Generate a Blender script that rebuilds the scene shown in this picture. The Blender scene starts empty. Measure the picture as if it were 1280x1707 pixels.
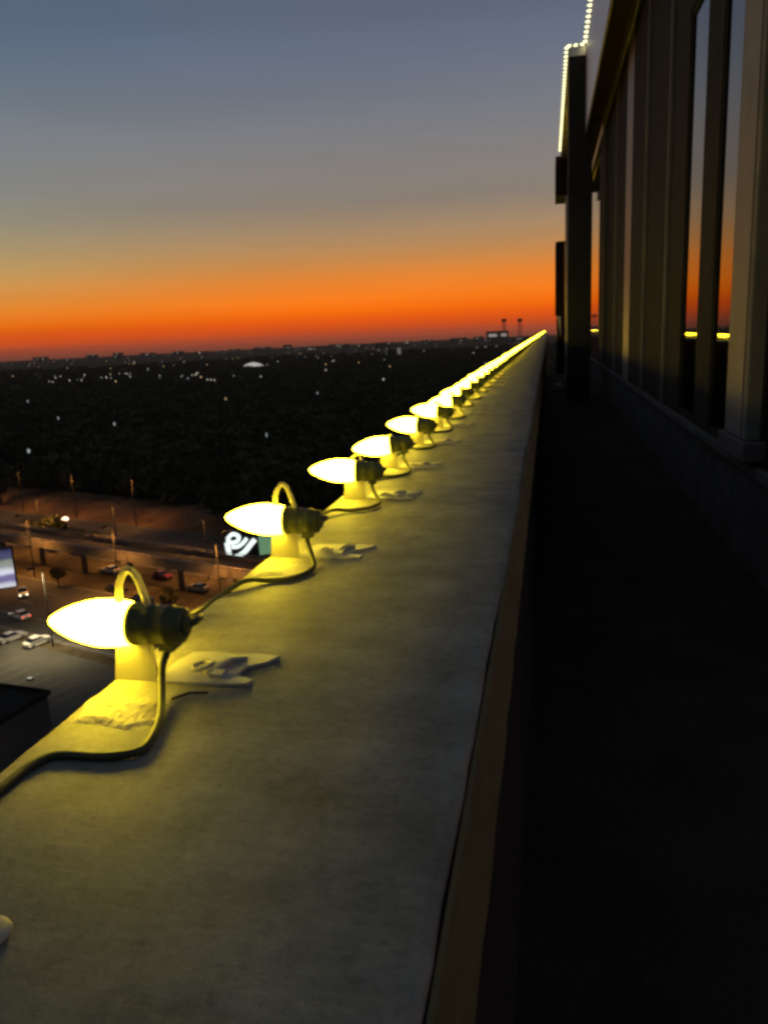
import bpy, bmesh, math, random
import numpy as np
from mathutils import Vector, Matrix

# ------------------------------------------------------------------ camera, sky, exposure
scene = bpy.context.scene
R = math.radians
rng = random.Random(7)
nrg = np.random.default_rng(11)
C = scene.collection

CAM_H = 0.245                      # camera above the top of the parapet (z = 0)
cam_data = bpy.data.cameras.new('camera')
cam = bpy.data.objects.new('camera', cam_data)
C.objects.link(cam)
cam_data.sensor_fit = 'HORIZONTAL'
cam_data.sensor_width = 36.0
cam_data.lens = 36.0 * 1300.0 / 1280.0
cam_data.clip_start = 0.02
cam_data.clip_end = 40000.0
cam.matrix_world = (Matrix.Translation((0, 0, CAM_H)) @ Matrix.Rotation(R(12.2106), 4, 'Z')
                    @ Matrix.Rotation(R(90 - 12.6599), 4, 'X') @ Matrix.Rotation(R(-2.748), 4, 'Z'))
scene.camera = cam

scene.render.engine = 'CYCLES'
scene.cycles.use_denoising = True
scene.cycles.use_light_tree = True
scene.cycles.max_bounces = 6
scene.cycles.diffuse_bounces = 3
scene.cycles.glossy_bounces = 3
scene.cycles.transmission_bounces = 4
scene.cycles.caustics_reflective = False
scene.cycles.caustics_refractive = False
scene.cycles.filter_width = 3.0
vs = scene.view_settings
vs.view_transform = 'Standard'
vs.look = 'None'
vs.exposure = 0.0
vs.gamma = 1.0
vs.use_curve_mapping = False


def lin(r, g, b):
    f = lambda c: (c / 255.0 / 12.92) if c <= 10.3 else ((c / 255.0 + 0.055) / 1.055) ** 2.4
    return (f(r), f(g), f(b), 1.0)


world = bpy.data.worlds.new('World')
scene.world = world
world.use_nodes = True
wn, wl = world.node_tree.nodes, world.node_tree.links
wn.clear()
w_out = wn.new('ShaderNodeOutputWorld')
w_bg = wn.new('ShaderNodeBackground')
wl.new(w_bg.outputs[0], w_out.inputs[0])
w_tc = wn.new('ShaderNodeTexCoord')
w_sep = wn.new('ShaderNodeSeparateXYZ')
wl.new(w_tc.outputs['Generated'], w_sep.inputs[0])


def w_ramp(stops):
    """Sky colour against the sine of the elevation (-0.05 .. 1, squeezed so that the afterglow gets room)."""
    n = wn.new('ShaderNodeValToRGB')
    el = n.color_ramp.elements
    while len(el) > 1:
        el.remove(el[-1])
    first = True
    for z, c in stops:
        if 0.03 < z < 0.2:
            z *= 0.93
        p = (z + 0.05) / 1.05
        p = p ** 0.5
        if first:
            el[0].position = p
            e = el[0]
            first = False
        else:
            e = el.new(p)
        e.color = lin(*c)
    return n


w_map = wn.new('ShaderNodeMapRange')
w_map.inputs['From Min'].default_value = -0.05
w_map.inputs['From Max'].default_value = 1.0
wl.new(w_sep.outputs['Z'], w_map.inputs['Value'])
w_pow = wn.new('ShaderNodeMath')
w_pow.operation = 'POWER'
w_pow.inputs[1].default_value = 0.5
wl.new(w_map.outputs[0], w_pow.inputs[0])
# afterglow side of the sky, further from the sunset and at the sunset azimuth, and the sky opposite
side = w_ramp([(-0.05, (60, 45, 45)), (-0.004, (150, 74, 52)), (0.003, (200, 84, 46)), (0.013, (222, 86, 28)), (0.023, (226, 92, 20)),
               (0.033, (234, 114, 16)), (0.046, (234, 130, 42)), (0.059, (222, 143, 56)), (0.079, (206, 153, 84)),
               (0.098, (189, 158, 100)), (0.123, (168, 150, 112)), (0.148, (150, 145, 124)), (0.184, (135, 136, 130)),
               (0.225, (121, 127, 134)), (0.269, (105, 118, 130)), (0.316, (93, 109, 130)), (0.345, (87, 103, 123)),
               (0.5, (76, 86, 100)), (1.0, (62, 68, 76))])
glow = w_ramp([(-0.05, (60, 45, 45)), (-0.004, (150, 74, 52)), (0.003, (200, 84, 46)), (0.0116, (218, 82, 26)), (0.0223, (238, 92, 12)),
               (0.0365, (252, 112, 8)), (0.0506, (254, 126, 26)), (0.0784, (233, 135, 52)), (0.099, (205, 139, 76)),
               (0.119, (181, 138, 94)), (0.139, (164, 135, 105)), (0.171, (140, 128, 116)), (0.215, (129, 126, 126)),
               (0.262, (117, 121, 131)), (0.311, (104, 112, 130)), (0.342, (97, 105, 122)), (0.5, (80, 88, 101)),
               (1.0, (63, 68, 76))])
back = w_ramp([(-0.05, (30, 32, 40)), (0.0, (64, 62, 66)), (0.1, (70, 72, 80)), (0.3, (68, 74, 84)), (1.0, (62, 68, 76))])
for rp in (side, glow, back):
    wl.new(w_pow.outputs[0], rp.inputs[0])
w_m1 = wn.new('ShaderNodeMapRange')
w_m1.interpolation_type = 'SMOOTHSTEP'
w_m1.inputs['From Min'].default_value = 0.72
w_m1.inputs['From Max'].default_value = 1.0
wl.new(w_sep.outputs['Y'], w_m1.inputs['Value'])
w_m2 = wn.new('ShaderNodeMapRange')
w_m2.interpolation_type = 'SMOOTHSTEP'
w_m2.inputs['From Min'].default_value = -0.6
w_m2.inputs['From Max'].default_value = 0.6
wl.new(w_sep.outputs['Y'], w_m2.inputs['Value'])
w_mixa = wn.new('ShaderNodeMixRGB')
wl.new(w_m1.outputs[0], w_mixa.inputs[0])
wl.new(side.outputs[0], w_mixa.inputs[1])
wl.new(glow.outputs[0], w_mixa.inputs[2])
w_mixb = wn.new('ShaderNodeMixRGB')
wl.new(w_m2.outputs[0], w_mixb.inputs[0])
wl.new(back.outputs[0], w_mixb.inputs[1])
wl.new(w_mixa.outputs[0], w_mixb.inputs[2])
# faint uneven bands of thin high haze
w_mp = wn.new('ShaderNodeMapping')
w_mp.inputs['Scale'].default_value = (1.2, 1.2, 14.0)
wl.new(w_tc.outputs['Generated'], w_mp.inputs[0])
w_nz = wn.new('ShaderNodeTexNoise')
w_nz.inputs['Scale'].default_value = 1.6
w_nz.inputs['Detail'].default_value = 4
wl.new(w_mp.outputs[0], w_nz.inputs['Vector'])
w_nr = wn.new('ShaderNodeMapRange')
w_nr.inputs['From Min'].default_value = 0.3
w_nr.inputs['From Max'].default_value = 0.7
w_nr.inputs['To Min'].default_value = 0.955
w_nr.inputs['To Max'].default_value = 1.045
wl.new(w_nz.outputs['Fac'], w_nr.inputs['Value'])
w_vm = wn.new('ShaderNodeVectorMath')
w_vm.operation = 'SCALE'
wl.new(w_mixb.outputs[0], w_vm.inputs[0])
wl.new(w_nr.outputs[0], w_vm.inputs['Scale'])
wl.new(w_vm.outputs[0], w_bg.inputs[0])
w_bg.inputs[1].default_value = 1.0
# the sun has set: no sun lamp

# ------------------------------------------------------------------ materials
M = {}


def mat(name, col, rough=0.8, spec=0.5, metal=0.0, var=0.0, vscale=4.0, bump=0.0, bscale=30.0, stretch=(1, 1, 1), ior=None, col2=None):
    m = bpy.data.materials.new(name)
    m.use_nodes = True
    nt = m.node_tree
    b = nt.nodes['Principled BSDF']
    b.inputs['Base Color'].default_value = (*col, 1)
    b.inputs['Roughness'].default_value = rough
    b.inputs['Metallic'].default_value = metal
    b.inputs['Specular IOR Level'].default_value = spec
    if ior:
        b.inputs['IOR'].default_value = ior
    tc = nt.nodes.new('ShaderNodeTexCoord')
    mp = nt.nodes.new('ShaderNodeMapping')
    mp.inputs['Scale'].default_value = stretch
    nt.links.new(tc.outputs['Object'], mp.inputs[0])
    if var > 0:
        n = nt.nodes.new('ShaderNodeTexNoise')
        n.inputs['Scale'].default_value = vscale
        n.inputs['Detail'].default_value = 6
        n.inputs['Roughness'].default_value = 0.62
        nt.links.new(mp.outputs[0], n.inputs['Vector'])
        cr = nt.nodes.new('ShaderNodeValToRGB')
        c2 = col2 or tuple(min(1, c * (1 + var)) for c in col)
        c1 = tuple(c * (1 - var) for c in col)
        cr.color_ramp.elements[0].position = 0.3
        cr.color_ramp.elements[0].color = (*c1, 1)
        cr.color_ramp.elements[1].position = 0.7
        cr.color_ramp.elements[1].color = (*c2, 1)
        nt.links.new(n.outputs['Fac'], cr.inputs[0])
        nt.links.new(cr.outputs[0], b.inputs['Base Color'])
    if bump > 0:
        n2 = nt.nodes.new('ShaderNodeTexNoise')
        n2.inputs['Scale'].default_value = bscale
        n2.inputs['Detail'].default_value = 8
        nt.links.new(mp.outputs[0], n2.inputs['Vector'])
        bp = nt.nodes.new('ShaderNodeBump')
        bp.inputs['Strength'].default_value = bump
        bp.inputs['Distance'].default_value = 0.02
        nt.links.new(n2.outputs['Fac'], bp.inputs['Height'])
        nt.links.new(bp.outputs[0], b.inputs['Normal'])
    M[name] = m
    return m


def emit(name, col, strength):
    m = bpy.data.materials.new(name)
    m.use_nodes = True
    nt = m.node_tree
    b = nt.nodes['Principled BSDF']
    b.inputs['Base Color'].default_value = (0.6, 0.6, 0.6, 1)
    b.inputs['Emission Color'].default_value = (*col, 1)
    b.inputs['Emission Strength'].default_value = strength
    M[name] = m
    return m


def concrete_material():
    """Weathered cast concrete: cloudy stains, brush marks across the coping, pits."""
    m = bpy.data.materials.new('coping_concrete')
    m.use_nodes = True
    nt = m.node_tree
    N, L = nt.nodes, nt.links
    b = N['Principled BSDF']
    tc = N.new('ShaderNodeTexCoord')

    def noise(scale, stretch, detail=6, rough=0.6):
        mp = N.new('ShaderNodeMapping')
        mp.inputs['Scale'].default_value = stretch
        L.new(tc.outputs['Object'], mp.inputs[0])
        n = N.new('ShaderNodeTexNoise')
        n.inputs['Scale'].default_value = scale
        n.inputs['Detail'].default_value = detail
        n.inputs['Roughness'].default_value = rough
        L.new(mp.outputs[0], n.inputs['Vector'])
        return n

    stain = noise(16, (1, 0.8, 1), 10, 0.75)
    brush = noise(5, (1.6, 5, 1), 5, 0.6)
    fine = noise(160, (1, 1, 1), 6, 0.7)
    cr = N.new('ShaderNodeValToRGB')
    e = cr.color_ramp.elements
    e[0].position, e[0].color = 0.34, (0.20, 0.194, 0.163, 1)
    e[1].position, e[1].color = 0.66, (0.40, 0.382, 0.33, 1)
    k = cr.color_ramp.elements.new(0.5)
    k.color = (0.30, 0.288, 0.25, 1)
    L.new(stain.outputs['Fac'], cr.inputs[0])
    cr2 = N.new('ShaderNodeValToRGB')
    e = cr2.color_ramp.elements
    e[0].position, e[0].color = 0.36, (0.66, 0.64, 0.61, 1)
    e[1].position, e[1].color = 0.62, (1.0, 1.0, 1.0, 1)
    L.new(brush.outputs['Fac'], cr2.inputs[0])
    mx = N.new('ShaderNodeMixRGB')
    mx.blend_type = 'MULTIPLY'
    mx.inputs[0].default_value = 0.6
    L.new(cr.outputs[0], mx.inputs[1])
    L.new(cr2.outputs[0], mx.inputs[2])
    cr3 = N.new('ShaderNodeValToRGB')
    e = cr3.color_ramp.elements
    e[0].position, e[0].color = 0.33, (0.6, 0.6, 0.6, 1)
    e[1].position, e[1].color = 0.5, (1.0, 1.0, 1.0, 1)
    L.new(fine.outputs['Fac'], cr3.inputs[0])
    mx2 = N.new('ShaderNodeMixRGB')
    mx2.blend_type = 'MULTIPLY'
    mx2.inputs[0].default_value = 0.6
    L.new(mx.outputs[0], mx2.inputs[1])
    L.new(cr3.outputs[0], mx2.inputs[2])
    L.new(mx2.outputs[0], b.inputs['Base Color'])
    b.inputs['Roughness'].default_value = 0.68
    b.inputs['Specular IOR Level'].default_value = 0.4
    add = N.new('ShaderNodeMath')
    add.operation = 'ADD'
    L.new(brush.outputs['Fac'], add.inputs[0])
    ml = N.new('ShaderNodeMath')
    ml.operation = 'MULTIPLY'
    ml.inputs[1].default_value = 0.3
    L.new(fine.outputs['Fac'], ml.inputs[0])
    L.new(ml.outputs[0], add.inputs[1])
    bp = N.new('ShaderNodeBump')
    bp.inputs['Strength'].default_value = 0.32
    bp.inputs['Distance'].default_value = 0.004
    L.new(add.outputs[0], bp.inputs['Height'])
    L.new(bp.outputs[0], b.inputs['Normal'])
    M['coping_concrete'] = m


concrete_material()
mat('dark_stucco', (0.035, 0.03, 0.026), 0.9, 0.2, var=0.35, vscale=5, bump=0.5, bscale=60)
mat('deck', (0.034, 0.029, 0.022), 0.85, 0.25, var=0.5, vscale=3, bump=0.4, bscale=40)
mat('knee_paint', (0.18, 0.165, 0.15), 0.8, 0.3, var=0.35, vscale=3, bump=0.3, bscale=40)
mat('trim_paint', (0.36, 0.32, 0.28), 0.6, 0.4, var=0.15, vscale=3)
mat('pier_paint', (0.30, 0.28, 0.24), 0.7, 0.3, var=0.2, vscale=2.5, bump=0.15, bscale=80)
mat('pale_metal', (0.38, 0.34, 0.31), 0.5, 0.5, metal=0.25, var=0.15, vscale=4)
mat('bronze_metal', (0.045, 0.044, 0.032), 0.85, 0.15, var=0.3, vscale=6)
mat('brown_soffit', (0.05, 0.022, 0.01), 0.7, 0.3, var=0.25, vscale=3)
mat('fascia_paint', (0.8, 0.75, 0.71), 0.38, 0.5, metal=0.85, var=0.18, vscale=2, bump=0.1)
mat('wing_paint', (0.05, 0.05, 0.055), 0.7, 0.3, var=0.25, vscale=2)
mat('maroon_paint', (0.03, 0.008, 0.006), 0.7, 0.3, var=0.25, vscale=2)
mat('cream_wedge', (0.5, 0.44, 0.36), 0.6, 0.4, var=0.15, vscale=5)
mat('window_glass', (0.006, 0.006, 0.006), 0.03, 0.5, ior=2.3)
mat('socket_plastic', (0.075, 0.09, 0.03), 0.45, 0.5, var=0.2, vscale=40)
mat('cord_plastic', (0.05, 0.055, 0.025), 0.5, 0.5)
mat('warmlight_lip', (0.16, 0.13, 0.055), 0.6, 0.4, var=0.25, vscale=7, bump=0.2, bscale=60)  # ochre tint stands in for warm lamplight on the parapet's inner lip
mat('tape', (0.5, 0.46, 0.34), 0.6, 0.4, var=0.2, vscale=60, bump=0.4, bscale=120)
mat('pale_plastic', (0.5, 0.48, 0.42), 0.5, 0.4, var=0.12, vscale=50)
mat('pebble', (0.55, 0.5, 0.42), 0.7, 0.4, var=0.15, vscale=60)
mat('plastic_bag', (0.8, 0.8, 0.8), 0.6, 0.4, var=0.15, vscale=8)
emit('bulb_glow', (1.0, 0.72, 0.021), 47.0)
emit('roof_bulb_glow', (1.0, 0.90, 0.42), 2.6)

m = bpy.data.materials.new('clip_plastic')
m.use_nodes = True
nt = m.node_tree
nt.nodes.clear()
o_ = nt.nodes.new('ShaderNodeOutputMaterial')
d_ = nt.nodes.new('ShaderNodeBsdfDiffuse')
t_ = nt.nodes.new('ShaderNodeBsdfTranslucent')
g_ = nt.nodes.new('ShaderNodeBsdfGlossy')
d_.inputs[0].default_value = (0.5, 0.48, 0.43, 1)
t_.inputs[0].default_value = (0.5, 0.48, 0.43, 1)
g_.inputs['Roughness'].default_value = 0.25
x1 = nt.nodes.new('ShaderNodeMixShader')
x1.inputs[0].default_value = 0.5
x2 = nt.nodes.new('ShaderNodeMixShader')
x2.inputs[0].default_value = 0.06
nt.links.new(d_.outputs[0], x1.inputs[1])
nt.links.new(t_.outputs[0], x1.inputs[2])
nt.links.new(x1.outputs[0], x2.inputs[1])
nt.links.new(g_.outputs[0], x2.inputs[2])
nt.links.new(x2.outputs[0], o_.inputs[0])
M['clip_plastic'] = m

mat('land', (0.018, 0.020, 0.013), 0.95, 0.1, var=0.6, vscale=0.01, stretch=(1, 1, 1))
mat('asphalt', (0.055, 0.052, 0.048), 0.85, 0.25, var=0.35, vscale=0.12, bump=0.2, bscale=2)
mat('asphalt_old', (0.085, 0.082, 0.074), 0.85, 0.25, var=0.35, vscale=0.1, bump=0.2, bscale=2)
mat('road_paint', (0.24, 0.23, 0.21), 0.7, 0.3, var=0.3, vscale=1.0)
mat('overpass_concrete', (0.15, 0.135, 0.12), 0.85, 0.25, var=0.3, vscale=0.3)
mat('embankment_earth', (0.14, 0.085, 0.05), 0.95, 0.1, var=0.4, vscale=0.15, bump=0.4, bscale=1)
mat('verge_grass', (0.07, 0.055, 0.035), 0.95, 0.1, var=0.5, vscale=0.4)
mat('leaf', (0.055, 0.06, 0.026), 0.85, 0.2, var=0.5, vscale=0.3)
mat('bark', (0.06, 0.045, 0.03), 0.9, 0.2, var=0.3, vscale=2)
mat('black_roof', (0.014, 0.014, 0.014), 0.9, 0.2, var=0.5, vscale=0.6)
mat('house_wall', (0.10, 0.09, 0.08), 0.85, 0.2, var=0.3, vscale=0.05)
mat('hall_wall', (0.5, 0.48, 0.45), 0.8, 0.2, var=0.1, vscale=0.1)
mat('lamp_metal', (0.035, 0.032, 0.03), 0.5, 0.5, metal=0.4, var=0.1)
mat('tyre', (0.012, 0.012, 0.012), 0.85, 0.3)
mat('rim', (0.3, 0.3, 0.3), 0.4, 0.5, metal=0.8)
mat('car_glass', (0.01, 0.01, 0.012), 0.06, 0.5, ior=1.8)
for nm, c in (('car_white', (0.7, 0.7, 0.7)), ('car_red', (0.25, 0.02, 0.015)), ('car_silver', (0.38, 0.38, 0.4)),
              ('car_black', (0.015, 0.015, 0.016)), ('car_blue', (0.02, 0.05, 0.13)), ('car_beige', (0.42, 0.36, 0.27))):
    mat(nm, c, 0.3, 0.5, metal=0.0, var=0.05)
mat('dull_lens', (0.5, 0.5, 0.48), 0.2, 0.5)
mat('red_lens', (0.25, 0.01, 0.01), 0.25, 0.5)
emit('headlight_glow', (1.0, 0.86, 0.62), 5.0)
emit('taillight_glow', (1.0, 0.05, 0.02), 2.5)
emit('sodium_lens', (1.0, 0.5, 0.14), 12.0)
emit('lamp_white', (1.0, 0.9, 0.72), 0.75)
emit('lamp_cool', (0.8, 0.95, 1.0), 0.32)
emit('lamp_amber', (1.0, 0.62, 0.25), 0.9)
emit('window_lit', (1.0, 0.88, 0.62), 0.28)
emit('window_green', (0.65, 1.0, 0.72), 0.28)
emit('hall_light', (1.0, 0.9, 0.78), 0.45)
emit('sign_white', (0.86, 1.0, 0.95), 1.1)
emit('sign_green', (0.16, 0.42, 0.2), 0.5)
mat('sign_black', (0.01, 0.012, 0.012), 0.6, 0.4)

# ------------------------------------------------------------------ mesh helpers


def link(name, me, material=None, parent=None, loc=None):
    o = bpy.data.objects.new(name, me)
    C.objects.link(o)
    if material is not None and me is not None:
        for mm in (material if isinstance(material, (list, tuple)) else [material]):
            me.materials.append(M[mm])
    if parent is not None:
        o.parent = parent
    if loc is not None:
        o.location = loc
    return o


def tag(o, label=None, cat=None, group=None, kind=None):
    if label:
        o['label'] = label
    if cat:
        o['category'] = cat
    if group:
        o['group'] = group
    if kind:
        o['kind'] = kind
    return o


def empty(name, loc=(0, 0, 0), rz=0.0):
    o = bpy.data.objects.new(name, None)
    C.objects.link(o)
    o.location = loc
    o.rotation_euler = (0, 0, rz)
    o.empty_display_size = 0.1
    return o


class MB:
    def __init__(self):
        self.v, self.f, self.mi, self.sm = [], [], [], []

    def add(self, vs_, fs, mi=0, smooth=False):
        b = len(self.v)
        self.v += [tuple(p) for p in vs_]
        for f in fs:
            self.f.append(tuple(b + i for i in f))
            self.mi.append(mi)
            self.sm.append(smooth)
        return self

    def box(self, x0, x1, y0, y1, z0, z1, mi=0):
        return self.add([(x0, y0, z0), (x1, y0, z0), (x1, y1, z0), (x0, y1, z0), (x0, y0, z1), (x1, y0, z1), (x1, y1, z1), (x0, y1, z1)],
                        [(3, 2, 1, 0), (4, 5, 6, 7), (0, 1, 5, 4), (1, 2, 6, 5), (2, 3, 7, 6), (3, 0, 4, 7)], mi)

    def tube(self, pts, r, n=8, mi=0, cap=True):
        pts = [Vector(p) for p in pts]
        rs = r if isinstance(r, (list, tuple)) else [r] * len(pts)
        vs_, fs = [], []
        up = None
        for i, p in enumerate(pts):
            t = (pts[min(i + 1, len(pts) - 1)] - pts[max(i - 1, 0)]).normalized()
            if up is None:
                up = Vector((0, 0, 1)) if abs(t.z) < 0.9 else Vector((1, 0, 0))
            a = t.cross(up)
            if a.length < 1e-6:
                a = t.cross(Vector((0.3, 1, 0.2)))
            a.normalize()
            b2 = a.cross(t).normalized()
            up = b2
            for k in range(n):
                an = 2 * math.pi * k / n
                vs_.append(p + (a * math.cos(an) + b2 * math.sin(an)) * rs[i])
        for i in range(len(pts) - 1):
            for k in range(n):
                k2 = (k + 1) % n
                fs.append((i * n + k, i * n + k2, (i + 1) * n + k2, (i + 1) * n + k))
        if cap:
            fs.append(tuple(range(n)))
            fs.append(tuple(range((len(pts) - 1) * n + n - 1, (len(pts) - 1) * n - 1, -1)))
        return self.add(vs_, fs, mi, True)

    def lathe(self, prof, n=20, mi=0, axis='X', sgn=-1, org=(0, 0, 0)):
        """prof: (distance along axis, radius)."""
        vs_, fs = [], []
        for t, r in prof:
            for k in range(n):
                a = 2 * math.pi * k / n
                if axis == 'X':
                    p = (sgn * t, r * math.cos(a), r * math.sin(a))
                elif axis == 'Y':
                    p = (r * math.cos(a), sgn * t, r * math.sin(a))
                else:
                    p = (r * math.cos(a), r * math.sin(a), sgn * t)
                vs_.append(tuple(p[i] + org[i] for i in range(3)))
        for i in range(len(prof) - 1):
            for k in range(n):
                k2 = (k + 1) % n
                fs.append((i * n + k, i * n + k2, (i + 1) * n + k2, (i + 1) * n + k))
        fs.append(tuple(range(n)))
        fs.append(tuple(range((len(prof) - 1) * n, len(prof) * n)))
        return self.add(vs_, fs, mi, True)

    def mesh(self, name):
        me = bpy.data.meshes.new(name)
        me.from_pydata(self.v, [], self.f)
        me.polygons.foreach_set('material_index', self.mi)
        me.polygons.foreach_set('use_smooth', self.sm)
        me.update()
        bm = bmesh.new()
        bm.from_mesh(me)
        bmesh.ops.recalc_face_normals(bm, faces=bm.faces)
        bm.to_mesh(me)
        bm.free()
        return me

    def build(self, name, material, parent=None, loc=None, bevel=0.0):
        me = self.mesh(name)
        o = link(name, me, material, parent, loc)
        if bevel > 0:
            b = o.modifiers.new('bevel', 'BEVEL')
            b.width = bevel
            b.segments = 2
            b.limit_method = 'ANGLE'
        return o


def bez(pts, n=6):
    """Catmull-Rom through pts."""
    P = [Vector(p) for p in pts]
    out = []
    for i in range(len(P) - 1):
        p0, p1, p2, p3 = P[max(i - 1, 0)], P[i], P[i + 1], P[min(i + 2, len(P) - 1)]
        for k in range(n):
            t = k / n
            out.append(0.5 * ((2 * p1) + (p2 - p0) * t + (2 * p0 - 5 * p1 + 4 * p2 - p3) * t * t + (3 * p1 - p0 - 3 * p2 + p3) * t ** 3))
    out.append(P[-1])
    return out


def copy_tree(o, parent=None):
    c = o.copy()
    C.objects.link(c)
    c.parent = parent
    for ch in list(o.children):
        copy_tree(ch, c)
    return c


# ------------------------------------------------------------------ ground
GZ = -44.755
LEN = 76.0            # parapet length
mb = MB()
n = 96
vs_ = [(0, 0, 0)] + [(6300 * math.cos(2 * math.pi * k / n), 6300 * math.sin(2 * math.pi * k / n), 0) for k in range(n)]
mb.add(vs_, [(0, 1 + k, 1 + (k + 1) % n) for k in range(n)])
tag(mb.build('ground', 'land', loc=(0, 0, GZ)), kind='structure')

# road frame: u along the roads, n across them (away from the building)
DU = Vector((0.9404, -0.3401, 0))
DN = Vector((0.3401, 0.9404, 0))
ROAD_RZ = math.atan2(DU.y, DU.x)


def road_pt(u, n_, z=0.0):
    p = DU * u + DN * n_
    return Vector((p.x, p.y, GZ + z))


def road_sheet(name, u0, u1, n0, n1, z, material, kind='structure'):
    mb = MB()
    mb.add([(u0, n0, 0), (u1, n0, 0), (u1, n1, 0), (u0, n1, 0)], [(0, 1, 2, 3)])
    o = mb.build(name, material, loc=(0, 0, GZ + z))
    o.rotation_euler = (0, 0, ROAD_RZ)
    if kind:
        tag(o, kind=kind)
    return o


road_sheet('verge', -420, 260, 62, 150, 0.02, 'verge_grass')
road_sheet('parking_lot', -160, 20, 40, 68.5, 0.06, 'asphalt_old')
fr = road_sheet('frontage_road', -420, 260, 71, 92, 0.06, 'asphalt')
hw = road_sheet('highway', -420, 260, 107, 133, 0.06, 'asphalt')


def markings(parent, lines, dashed):
    """Painted lane lines on a road, children of that road (same rotated frame)."""
    for nn in lines:
        mb = MB()
        mb.add([(-420, nn - .09, 0.008), (260, nn - .09, 0.008), (260, nn + .09, 0.008), (-420, nn + .09, 0.008)], [(0, 1, 2, 3)])
        mb.build('edge_line', 'road_paint', parent)
    for nn in dashed:
        mb = MB()
        for k in range(56):
            u = -420 + k * 12
            mb.add([(u, nn - .08, 0.008), (u + 4, nn - .08, 0.008), (u + 4, nn + .08, 0.008), (u, nn + .08, 0.008)], [(0, 1, 2, 3)])
        mb.build('lane_line', 'road_paint', parent)


markings(fr, (71.5, 91.5), (76.5, 81.5, 86.5))
markings(hw, (107.6, 119.4, 120.6, 132.4), (111.5, 115.5, 124.5, 128.5))
# kerb between the lot and the frontage road
mb = MB()
mb.box(-420, 260, 70.6, 70.9, 0, 0.14)
kb = mb.build('kerb', 'overpass_concrete', loc=(0, 0, GZ + 0.02))
kb.rotation_euler = (0, 0, ROAD_RZ)
tag(kb, kind='structure')
# parking bay lines
lot = [o for o in C.objects if o.name == 'parking_lot'][0]
for row in (44, 57):
    for k in range(26):
        u = -150 + k * 2.7
        mb = MB()
        mb.add([(u, row, .008), (u + .1, row, .008), (u + .1, row + 5, .008), (u, row + 5, .008)], [(0, 1, 2, 3)])
        mb.build('bay_line', 'road_paint', lot)

# embankment beyond the highway
mb = MB()
prof = [(133.2, 0.0), (137, 0.3), (142, 1.8), (146, 2.2), (152, 2.0), (160, 0.0)]
us = [-420 + 10 * k for k in range(69)]
vs_, fs = [], []
for i, u in enumerate(us):
    for nn, z in prof:
        vs_.append((u, nn + rng.uniform(-.5, .5), max(0, z + (rng.uniform(-.5, .5) if z > 0 else 0))))
for i in range(len(us) - 1):
    for k in range(len(prof) - 1):
        a = i * len(prof) + k
        fs.append((a, a + len(prof), a + len(prof) + 1, a + 1))
mb.add(vs_, fs, 0, True)
em = mb.build('embankment', 'embankment_earth', loc=(0, 0, GZ + 0.03))
em.rotation_euler = (0, 0, ROAD_RZ)
tag(em, kind='structure')

# ------------------------------------------------------------------ overpass
ov = empty('overpass', (0, 0, GZ), ROAD_RZ)
tag(ov, 'narrow concrete ramp bridge on columns crossing above the amber lit roads', 'bridge')
MB().box(-420, 260, 95.4, 102.8, 5.4, 6.15).build('deck', 'overpass_concrete', ov)
MB().box(-420, 260, 95.76, 102.44, 6.152, 6.17).build('road_surface', 'asphalt', ov)
for nn in (95.4, 102.45):
    mb = MB()
    mb.box(-420, 260, nn, nn + .35, 6.152, 7.0)
    mb.build('barrier', 'overpass_concrete', ov)
for nn in (95.35, 102.6):
    mb = MB()
    mb.tube([(-420, nn + .12, 7.35), (260, nn + .12, 7.35)], .07, 6)
    for k in range(120):
        mb.box(-420 + k * 5.6, -420 + k * 5.6 + .1, nn + .08, nn + .18, 7.002, 7.33)
    mb.build('hand_rail', 'pale_metal', ov)
col_me = MB()
col_me.lathe([(0, .55), (4.2, .55), (4.9, .8), (5.398, 1.4)], 12, 0, 'Z', 1)
col_me = col_me.mesh('column')
col_me.materials.append(M['overpass_concrete'])
for k in range(28):
    link('column', col_me, None, ov, (-290 + 14 * k, 99.1, 0.02))
beam_me = MB().box(-.6, .6, -3.2, 3.2, 4.85, 5.39).mesh('cross_beam')
beam_me.materials.append(M['overpass_concrete'])
for k in range(28):
    link('cross_beam', beam_me, None, ov, (-290 + 14 * k, 99.1, 0))

# ------------------------------------------------------------------ street lamps


def street_lamp(name, pos, rz, label, h=13.0, power=9000.0, colr=(1.0, 0.40, 0.07), group=None, lens='sodium_lens'):
    t = empty(name, pos, rz)
    tag(t, label, 'street lamp', group)
    MB().tube([(0, 0, 0), (0, 0, h * .6), (0, 0, h)], [.13, .1, .07], 8).build('pole', 'lamp_metal', t)
    MB().tube([(0, 0, h - .1), (.5, 0, h + .28), (1.6, 0, h + .4)], .05, 6).build('arm', 'lamp_metal', t)
    hd = MB()
    hd.box(1.4, 2.3, -.24, .24, h + .3, h + .5)
    hd.box(1.42, 1.44, -.22, .22, h + .14, h + .3).box(2.26, 2.28, -.22, .22, h + .14, h + .3)
    hd.box(1.42, 2.28, -.22, -.2, h + .14, h + .3).box(1.42, 2.28, .2, .22, h + .14, h + .3)
    hd = hd.build('lamp_head', 'lamp_metal', t)
    MB().box(1.5, 2.2, -.17, .17, h + .26, h + .295).build('lens', lens, hd)
    ld = bpy.data.lights.new('lamp_light', 'SPOT')
    ld.energy = power
    ld.color = colr
    ld.spot_size = R(138)
    ld.spot_blend = 1.0
    ld.shadow_soft_size = 0.2
    lo = bpy.data.objects.new('lamp_light', ld)
    C.objects.link(lo)
    lo.parent = t
    lo.location = (1.85, 0, h + .2)
    return t


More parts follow.
